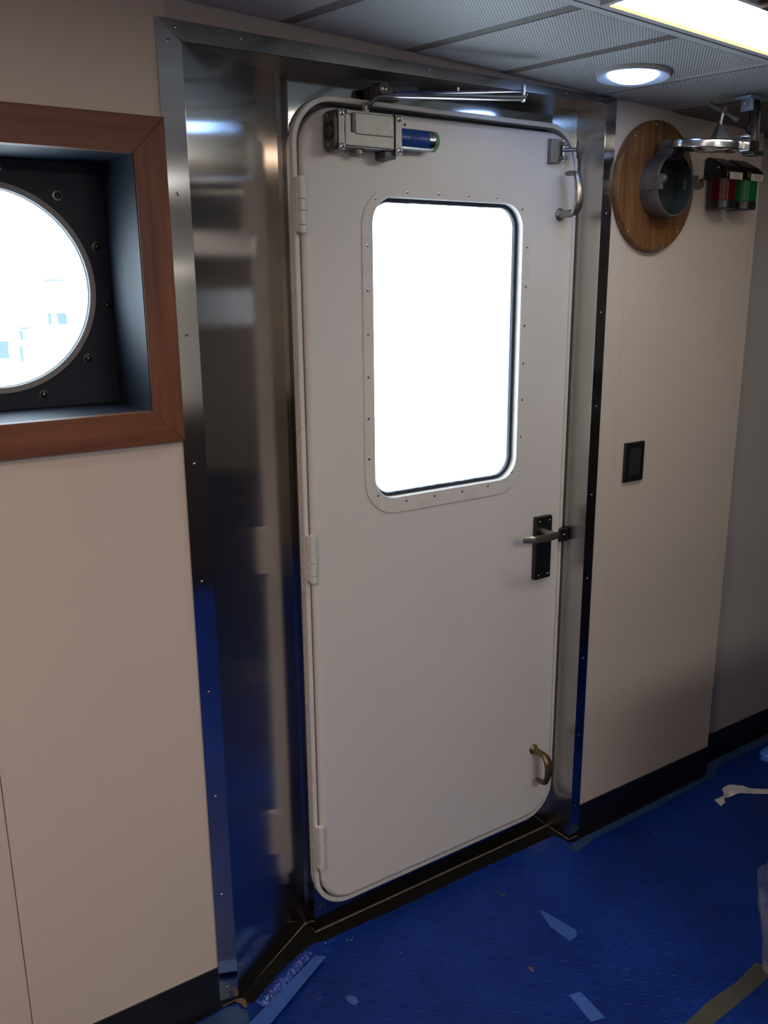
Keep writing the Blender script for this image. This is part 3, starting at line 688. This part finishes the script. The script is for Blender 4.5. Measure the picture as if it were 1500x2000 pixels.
# ------------------------------------------------------------------ signal lamps on the wall
def signal_lamp(x, lens, label):
    y, r = -.0400, .0345
    root = empty('signal_lamp', (x, 0, 1.84), label, 'signal lamp', 'signal lamps beside the oak board')
    b = MB(); b.cyl((x, y, 1.786), (x, y, 1.808), r, seg=36, bev=.002); b.box(x - .012, x + .012, y, -.001, 1.787, 1.805, .002); b.build('lamp_base', MT['black'], root)
    b = MB(); b.cyl((x, y, 1.8075), (x, y, 1.8610), r * .97, seg=40); b.build('lens', lens, root)
    b = MB()
    prof = [(-.0005, 1.861), (-.0750, 1.861), (-.0750, 1.8790), (-.0600, 1.8930), (-.0120, 1.9180), (-.0005, 1.9120)]
    A = [b.b.verts.new((x - .034, yy, z)) for yy, z in prof]; B = [b.b.verts.new((x + .034, yy, z)) for yy, z in prof]; nn = len(prof)
    fs = [b.face(A), b.face(B[::-1])] + [b.face([A[i], B[i], B[(i + 1) % nn], A[(i + 1) % nn]]) for i in range(nn)]
    bmesh.ops.bevel(b.b, geom=list({e for f in fs for e in f.edges}), offset=.004, segments=3, profile=.5, affect='EDGES')
    hood = b.build('hood', MT['black'], root)
    b = MB(); b.box(x - .024, x + .030, -.0762, -.0752, 1.8580, 1.8750, .0004); lb = b.build('label_tape', MT['paper'], root)
    text_mesh('D.3C', .0120, MT['ink'], 'lettering', lb, lambda c: (x + .006 + c.x, -.0763, 1.8665 + c.y))
    screw(root, x - .0346, -.045, 1.888, .003, '-x')
    return root
signal_lamp(1.0450, MT['red_lens'], 'small black signal lamp with a dark red lens, left of the pair')
signal_lamp(1.1350, MT['green_lens'], 'small black signal lamp with a green lens, right of the pair')

# ------------------------------------------------------------------ light switch
sw = empty('light_switch', (.801, 0, 1.12), 'black rectangular light switch on the wall right of the doorway', 'light switch')
b = MB(); b.box(.7625, .8400, -.0085, .0005, 1.0650, 1.1750, .0025, 3); b.build('switch_frame', MT['black'], sw)
b = MB(); b.box(.7800, .8230, -.0110, -.0060, 1.0830, 1.1570, .0015); b.build('rocker', MT['black2'], sw)

# ------------------------------------------------------------------ ceiling lamps
dl = empty('downlight', (.508, -.184, cz(.508)), 'round recessed downlight glowing bluish white in the perforated ceiling', 'downlight')
b = MB(); b.lathe([(.079, 0), (.079, -.006), (.0775, -.0090), (.0750, -.0095), (.0560, -.0035), (.0540, -.0030), (.0540, 0)], (.508, -.184, cz(.508)), (0.047, 0, 1), 64); b.build('bezel', MT['ceilp'], dl)
b = MB(); b.lathe([(0, -.0190), (.020, -.0180), (.036, -.0150), (.047, -.0105), (.0542, -.0050)], (.508, -.184, cz(.508)), (0.047, 0, 1), 48); b.build('lens', MT['led'], dl)
lf_ = empty('strip_light', (.5, -.54, cz(.5)), 'long bright rectangular ceiling light at the top right corner', 'ceiling light')
def tray(mb, x0, x1, y0, y1, t0, t1): slab(mb, [(x0, y0), (x1, y0), (x1, y1), (x0, y1)], t0, t1)
b = MB(); tray(b, .112, .912, -.457, -.4665, .010, .004); tray(b, .112, .912, -.613, -.622, .010, .004); tray(b, .112, .122, -.4665, -.613, .010, .004); tray(b, .902, .912, -.4665, -.613, .010, .004); b.build('housing', MT['ceilp'], lf_)
b = MB(); tray(b, .124, .900, -.478, -.611, .010, .002); b.build('diffuser', MT['lamp'], lf_)
b = MB(); tray(b, .124, .900, -.4670, -.4775, .011, .002); b.build('diffuser_edge', MT['lampedge'], lf_)
def ceiling_panel_light(x, y, w, l, mat, label):
    e = empty('panel_light', (x, y, cz(x)), label, 'ceiling light')
    b = MB(); slab(b, [(x - w, y - l), (x + w, y - l), (x + w, y + l), (x - w, y + l)], .010, .004); b.build('housing', MT['ceilp'], e)
    b = MB(); slab(b, [(x - w + .02, y - l + .02), (x + w - .02, y - l + .02), (x + w - .02, y + l - .02), (x - w + .02, y + l - .02)], .012, -.009); b.build('diffuser', mat, e)
ceiling_panel_light(-1.70, -1.30, .30, .20, MT['warm'], 'warm square ceiling light over the left end of the room')
ceiling_panel_light(-.30, -2.50, .36, .18, MT['main'], 'bright fill light added on the ceiling behind the viewer')  # unseen fill added to brighten the door and floor
ceiling_panel_light(1.35, -.33, .42, .085, MT['dimwarm'], 'dim warm glowing panel added out of view for the steel to reflect')  # added glow, gives the slanted steel its beige reflection
ceiling_panel_light(3.95, -.95, .85, .17, MT['dim'], 'dim pinkish glowing panel added far down the room for the steel to reflect')  # added glow, mirrored as a pinkish patch in the slanted steel
b = MB(); b.box(.34, 2.3, -1.65, -1.02, 0, 1.08, .01); build_top(b, 'blocker', MT['cabinet'], (1.3, -1.3, 0), 'dark block added out of view to shade the lower right wall', 'blocker')  # unseen block added to shade the lower right wall and floor
b = MB(); b.box(X1 - .02, X1 - .001, -.95, -.30, 1.28, 1.56); build_top(b, 'glow_panel', MT['board'], (X1, -.6, 1.28), 'dim bluish glowing panel added on the unseen far end wall', 'window', kind='structure')  # emissive panel added for the slanted steel to mirror
b = MB(); b.box(-.25, .35, YB + .002, YB + .02, 1.675, 1.700); build_top(b, 'added_strip', MT['lamp'], (0, YB, 1.67), 'thin bright strip added unseen behind the viewer for a highlight on the steel', 'light')  # added to draw the horizontal highlight across the steel trims

# ------------------------------------------------------------------ floor covering and litter
film_pts = [(-2.35, -.02), (-.90, -.028), (-.70, -.022), (-.505, -.012), (-.478, -.008), (-.452, -.014), (-.420, -.036), (-.375, -.012), (-.300, .024), (-.231, .048), (-.205, .050), (-.184, .043), (-.06, .040), (.072, .036), (.25, .038), (.435, .037), (.560, .035), (.600, .033), (.6105, .010), (.6080, -.012), (.625, -.024), (.655, -.020), (.85, -.018), (1.05, -.015), (1.255, -.012), (1.262, -.010), (1.275, .024), (1.32, .034), (1.5, .036), (1.75, .036), (5.55, .036)]
for i in range(len(film_pts) - 2, 0, -1):
    (xa, ya), (xb, yb) = film_pts[i], film_pts[i + 1]
    if xb < 1.8 and xb - xa > .05:
        nseg = int((xb - xa) / .012)
        film_pts[i + 1:i + 1] = [(xa + (xb - xa) * k / nseg, ya + (yb - ya) * k / nseg + .0016 * noise.noise(Vector((xa * 80 + k * .9, 3, 0)))) for k in range(1, nseg)]
b = MB(); b.prismz(film_pts + [(5.55, YB + .46), (-2.35, YB + .46)], .0004, .0016)
film = build_top(b, 'floor_film', MT['film'], (0, -.5, 0), 'blue protective sheet taped over the tread-plate deck', 'floor sheet')
# crumpled folded edge along the slanted recess
b = MB(); A0 = Vector((-.415, -.040, 0)); A1 = Vector((-.240, .040, 0)); d = (A1 - A0); nrm = Vector((d.y, -d.x, 0)).normalized()
loops = []
for i in range(50):
    f = i / 49; c = A0 + d * f; row = []
    for k in range(13):
        g_ = k / 12; w_ = (.034 + .006 * noise.noise(Vector((f * 9, 2, 0)))) * (1 - .25 * f)
        hh = .003 + (.0065 * math.sin(g_ * PI) + .0075 * abs(noise.noise(Vector((f * 16, g_ * 3.2, 1))))) * math.sin(min(1, f * 6 + .1, (1 - f) * 5 + .1) * PI / 2) * math.sin(PI * min(1, g_ * 1.0 + .02))
        p = c + nrm * (w_ * g_ - .003 + .003 * noise.noise(Vector((f * 20, g_ * 4, 7)))); row.append((p.x, p.y, hh))
    loops.append(row)
b.loft(loops, closed=False)
tag(b.build('crumpled_edge', MT['filmc'], film, ang=180), 'crumpled shiny folded edge of the blue sheet')

def tape(name, pts, z, mat, label, cat='tape', t=.0005, rag=.0, group=None):
    P = []
    for i, (p, q) in enumerate(zip(pts, pts[1:] + pts[:1])):
        n_ = max(1, int((Vector(q) - Vector(p)).length / .006)) if rag else 1
        for k in range(n_):
            x = p[0] + (q[0] - p[0]) * k / n_; y = p[1] + (q[1] - p[1]) * k / n_
            P.append((x + rag * noise.noise(Vector((x * 150, y * 150, 1))), y + rag * noise.noise(Vector((x * 150, y * 150, 5)))))
    cx_ = sum(p[0] for p in P) / len(P); cy_ = sum(p[1] for p in P) / len(P)
    b = MB(); b.prismz(P, z, z + t); return build_top(b, name, mat, (cx_, cy_, z), label, cat, group)
tape('tape_strip', [(-.236, .002), (-.214, -.016), (-.415, -.120), (-.47, -.135), (-.475, -.098), (-.448, -.090)], .0120, MT['tape'], 'long pale blue tape strip laid over the crumpled sheet beside the slanted recess', t=.0006)
tape('tape_strip', [(.3370, -.181), (.3440, -.188), (.3640, -.287), (.3500, -.302), (.3220, -.305), (.3180, -.240)], .0018, MT['tape'], 'short pale blue tape piece lying alone on the sheet in front of the door', rag=.001)
tape('tape_strip', [(.612, -.028), (.66, -.0215), (.85, -.0195), (1.05, -.0165), (1.25, -.0135), (1.262, .022), (1.30, .030), (1.32, .0325), (1.50, .0345), (1.75, .0350), (1.75, -.006), (1.62, .000), (1.45, .002), (1.33, .000), (1.274, -.030), (1.15, -.036), (1.03, -.040), (.85, -.043), (.68, -.046), (.630, -.056), (.612, -.048)], .0019, MT['tape2'], 'long dull blue tape line along the foot of the right-hand wall', rag=.0012)
tape('tape_strip', [(-.90, -.034), (-.60, -.022), (-.505, -.018), (-.478, -.014), (-.458, -.022), (-.440, -.050), (-.452, -.085), (-.60, -.10), (-.90, -.11)], .0019, MT['tape2'], 'wide dull blue tape patch by the foot of the left casing', rag=.0015)
tape('tape_strip', [(.640, -.610), (.665, -.652), (.560, -.660), (.385, -.668), (.27, -.672), (.26, -.628), (.349, -.631), (.449, -.620), (.542, -.622)], .0018, MT['olive'], 'olive grey tape strip crossing the sheet at the bottom right', rag=.001)
tape('tape_strip', [(.195, -.428), (.224, -.436), (.215, -.52), (.18, -.51)], .0018, MT['tape'], 'small pale blue tape end at the bottom edge of the view')
tape('paper_scrap', [(-.4535, -.012), (-.447, -.006), (-.437, -.010), (-.432, -.022), (-.436, -.040), (-.444, -.042), (-.446, -.024)], .0045, MT['brownbit'], 'torn brownish paper scrap at the corner by the left casing', 'paper scrap', rag=.0012)
tape('tape_strip', [(-.236, -.140), (-.224, -.143), (-.216, -.156), (-.219, -.172), (-.231, -.174), (-.238, -.160)], .0019, MT['tape'], 'tiny blue tape scrap nearest the long pale strip', rag=.0008)
tape('tape_strip', [(.5950, -.030), (.6120, -.033), (.6200, -.050), (.6120, -.062), (.5960, -.056), (.5880, -.042)], .0022, MT['tape2'], 'small rounded tape patch at the foot of the right casing', rag=.0010)
tape('paper_scrap', [(.1780, -.3080), (.1830, -.3190), (.1780, -.3300), (.1730, -.3240), (.1750, -.3140)], .0020, MT['brownbit'], 'tiny reddish brown scrap in the middle of the blue sheet', 'scrap', rag=.001)
tape('tape_strip', [(.292, -.060), (.300, -.066), (.306, -.082), (.300, -.090), (.290, -.080)], .0019, MT['tape2'], 'faint blue flake on the sheet below the door bottom edge', rag=.001)
for x, y, s_ in ((-.187, .035, .0022), (-.137, .016, .0017), (-.134, .012, .0012), (-.128, .006, .0016), (-.120, .013, .0012), (-.200, .012, .0012), (-.290, -.110, .0013), (-.284, -.113, .0011), (.850, -.130, .0018), (1.145, -.030, .0016), (.965, -.045, .0016), (.70, -.20, .0012), (-.05, -.10, .0012)):
    b = MB(); b.lathe([(0, s_ * .9), (s_ * .7, s_ * .7), (s_, s_ * .2), (s_ * .8, 0), (0, 0)], (x, y, .0017), (0.1, .2, 1), 7)
    build_top(b, 'paint_chip', MT['paper'], (x, y, .0017), 'tiny white paint chip lying on the blue sheet', 'paint chip', 'paint chips on the sheet')

# clear plastic bag standing at the right edge
def blob(name, mat, c, rad, h, seed, label, cat, taper=.2, seg=44, rows=18, wob=.25, lean=(0, 0)):
    b = MB(); loops = []
    for i in range(rows):
        f = i / (rows - 1); loops.append([])
        for k in range(seg):
            a = 2 * PI * k / seg; q = Vector((math.cos(a) * 1.6, math.sin(a) * 1.6, f * 1.3 + seed))
            r = rad * (1 - taper * f) * (1 + wob * noise.noise(q * 1.7) + wob * .35 * noise.noise(q * 5))
            loops[-1].append((c[0] + r * math.cos(a) + lean[0] * f, c[1] + r * math.sin(a) * .75 + lean[1] * f, .0025 + h * f + (.02 * noise.noise(q * 3) if f > .8 else 0) + (.012 * abs(noise.noise(q * 4)) if f > .3 else 0)))
    b.loft(loops, cap0=True)
    return build_top(b, name, mat, (c[0], c[1], 0), label, cat)
blob('plastic_bag', MT['bag'], (.728, -.685), .112, .235, 3, 'clear crumpled plastic bag standing on the sheet at the right edge', 'plastic bag', taper=-.10, wob=.14, lean=(-.022, .015))
# twisted strip of white plastic
b = MB(); P = [(1.140, -.138, .004), (1.158, -.141, .008), (1.180, -.132, .008), (1.202, -.126, .014), (1.225, -.130, .018), (1.250, -.142, .016), (1.278, -.162, .010), (1.310, -.188, .010), (1.36, -.225, .012), (1.44, -.27, .012)]
W = [.015, .011, .005, .017, .020, .013, .008, .008, .010, .011]; TW = [.15, .3, 1.0, .5, .25, .6, 1.1, .6, .5, .4]
loops = []
NP = 54
for i in range(NP):
    f = i / (NP - 1) * (len(P) - 1); k = min(int(f), len(P) - 2); g_ = f - k; g_ = g_ * g_ * (3 - 2 * g_)
    p = Vector(P[k]).lerp(Vector(P[k + 1]), f - k); w_ = W[k] + (W[k + 1] - W[k]) * g_; tw = TW[k] + (TW[k + 1] - TW[k]) * g_
    dd = (Vector(P[k + 1]) - Vector(P[k])); s_ = Vector((-dd.y, dd.x, 0)).normalized() * math.cos(tw) + Vector((0, 0, 1)) * math.sin(tw)
    loops.append([tuple(p + s_ * w_ * v + Vector((0, 0, max(0, .003 * noise.noise(Vector((i * .4, v * 2, 0))))))) for v in (-1, -.6, -.2, .2, .6, 1)])
mn = min(q[2] for l in loops for q in l)
loops = [[(x, y, z - mn + .0025) for x, y, z in l] for l in loops]
b.loft(loops, closed=False); o = build_top(b, 'plastic_strip', MT['strip'], (1.30, -.15, 0), 'twisted white translucent plastic strip lying on the blue sheet', 'plastic strip')
sm = o.modifiers.new('thick', 'SOLIDIFY'); sm.thickness = .0004
# bright blue wad of film
b = MB(); loops = []
for i in range(10):
    f = i / 9; row = []
    for k in range(16):
        a = 2 * PI * k / 16; r = .060 * math.sqrt(max(0, 1 - f ** 2)) * (1 + .35 * noise.noise(Vector((math.cos(a) * 2, math.sin(a) * 2, f * 2))))
        row.append((1.560 + r * 1.2 * math.cos(a), -.060 + r * .6 * math.sin(a), .0025 + .030 * f + .004 * noise.noise(Vector((math.cos(a) * 3, math.sin(a) * 3, f * 4)))))
    loops.append(row)
loops[0] = [(x, y, .0018) for x, y, z in loops[0]]
b.loft(loops, cap0=True, cap1=True); build_top(b, 'film_wad', MT['litfilm'], (1.56, -.06, 0), 'bright light blue wad of plastic film at the right edge near the far baseboard', 'plastic wad')

# ------------------------------------------------------------------ outside the porthole
HOUSE = ((2.285, 2.409, 1.065, 1.223), (2.148, 2.190, 1.065, 1.226), (1.74, 1.877, 1.015, 1.036), (1.734, 1.770, .861, .986), (1.712, 1.745, .556, .777), (1.30, 1.555, .610, .849), (2.143, 2.413, 1.680, 1.700))
ob = empty('deckhouse', (3, 12, -2), 'pale sunlit structure outside seen faintly through the porthole', 'building')
b = MB(); b.box(-6, 9, 12.1, 14, -6, 1.95); b.build('house_wall', MT['whitehull'], ob)
for x0_, x1_, z0_, z1_ in HOUSE:
    b = MB(); b.box(x0_, x1_, 12.04, 12.12, z0_, z1_); b.build('house_window', MT['darkwin'], ob)

# ------------------------------------------------------------------ world, camera, view
w = bpy.data.worlds.new('sky'); bpy.context.scene.world = w; w.use_nodes = True
nt = w.node_tree; nt.nodes.clear()
bg = nt.nodes.new('ShaderNodeBackground'); bg.inputs[0].default_value = (.74, .88, 1.0, 1); bg.inputs[1].default_value = 7.0
wo = nt.nodes.new('ShaderNodeOutputWorld'); nt.links.new(bg.outputs[0], wo.inputs[0])

cam = bpy.data.cameras.new('camera'); co = bpy.data.objects.new('camera', cam); COL.objects.link(co)
yaw, pit, rol = CAMV = (0.5876, -0.2535, -0.0088)
F = Vector((math.sin(yaw) * math.cos(pit), math.cos(yaw) * math.cos(pit), math.sin(pit)))
R0 = Vector((math.cos(yaw), -math.sin(yaw), 0)); U0 = R0.cross(F)
R = R0 * math.cos(rol) + U0 * math.sin(rol); U = -R0 * math.sin(rol) + U0 * math.cos(rol)
co.matrix_world = Matrix(((R.x, U.x, -F.x, -1.0921), (R.y, U.y, -F.y, -1.6051), (R.z, U.z, -F.z, 1.6), (0, 0, 0, 1)))
cam.sensor_fit = 'VERTICAL'; cam.sensor_height = 36; cam.lens = 1720.5 / 2000 * 36; cam.clip_start = .02
sc = bpy.context.scene; sc.camera = co
sc.view_settings.view_transform = 'Standard'; sc.view_settings.look = 'None'; sc.view_settings.gamma = 1
sc.view_settings.use_curve_mapping = False; sc.view_settings.exposure = 0.0
sc.cycles.max_bounces = 8; sc.cycles.transparent_max_bounces = 12
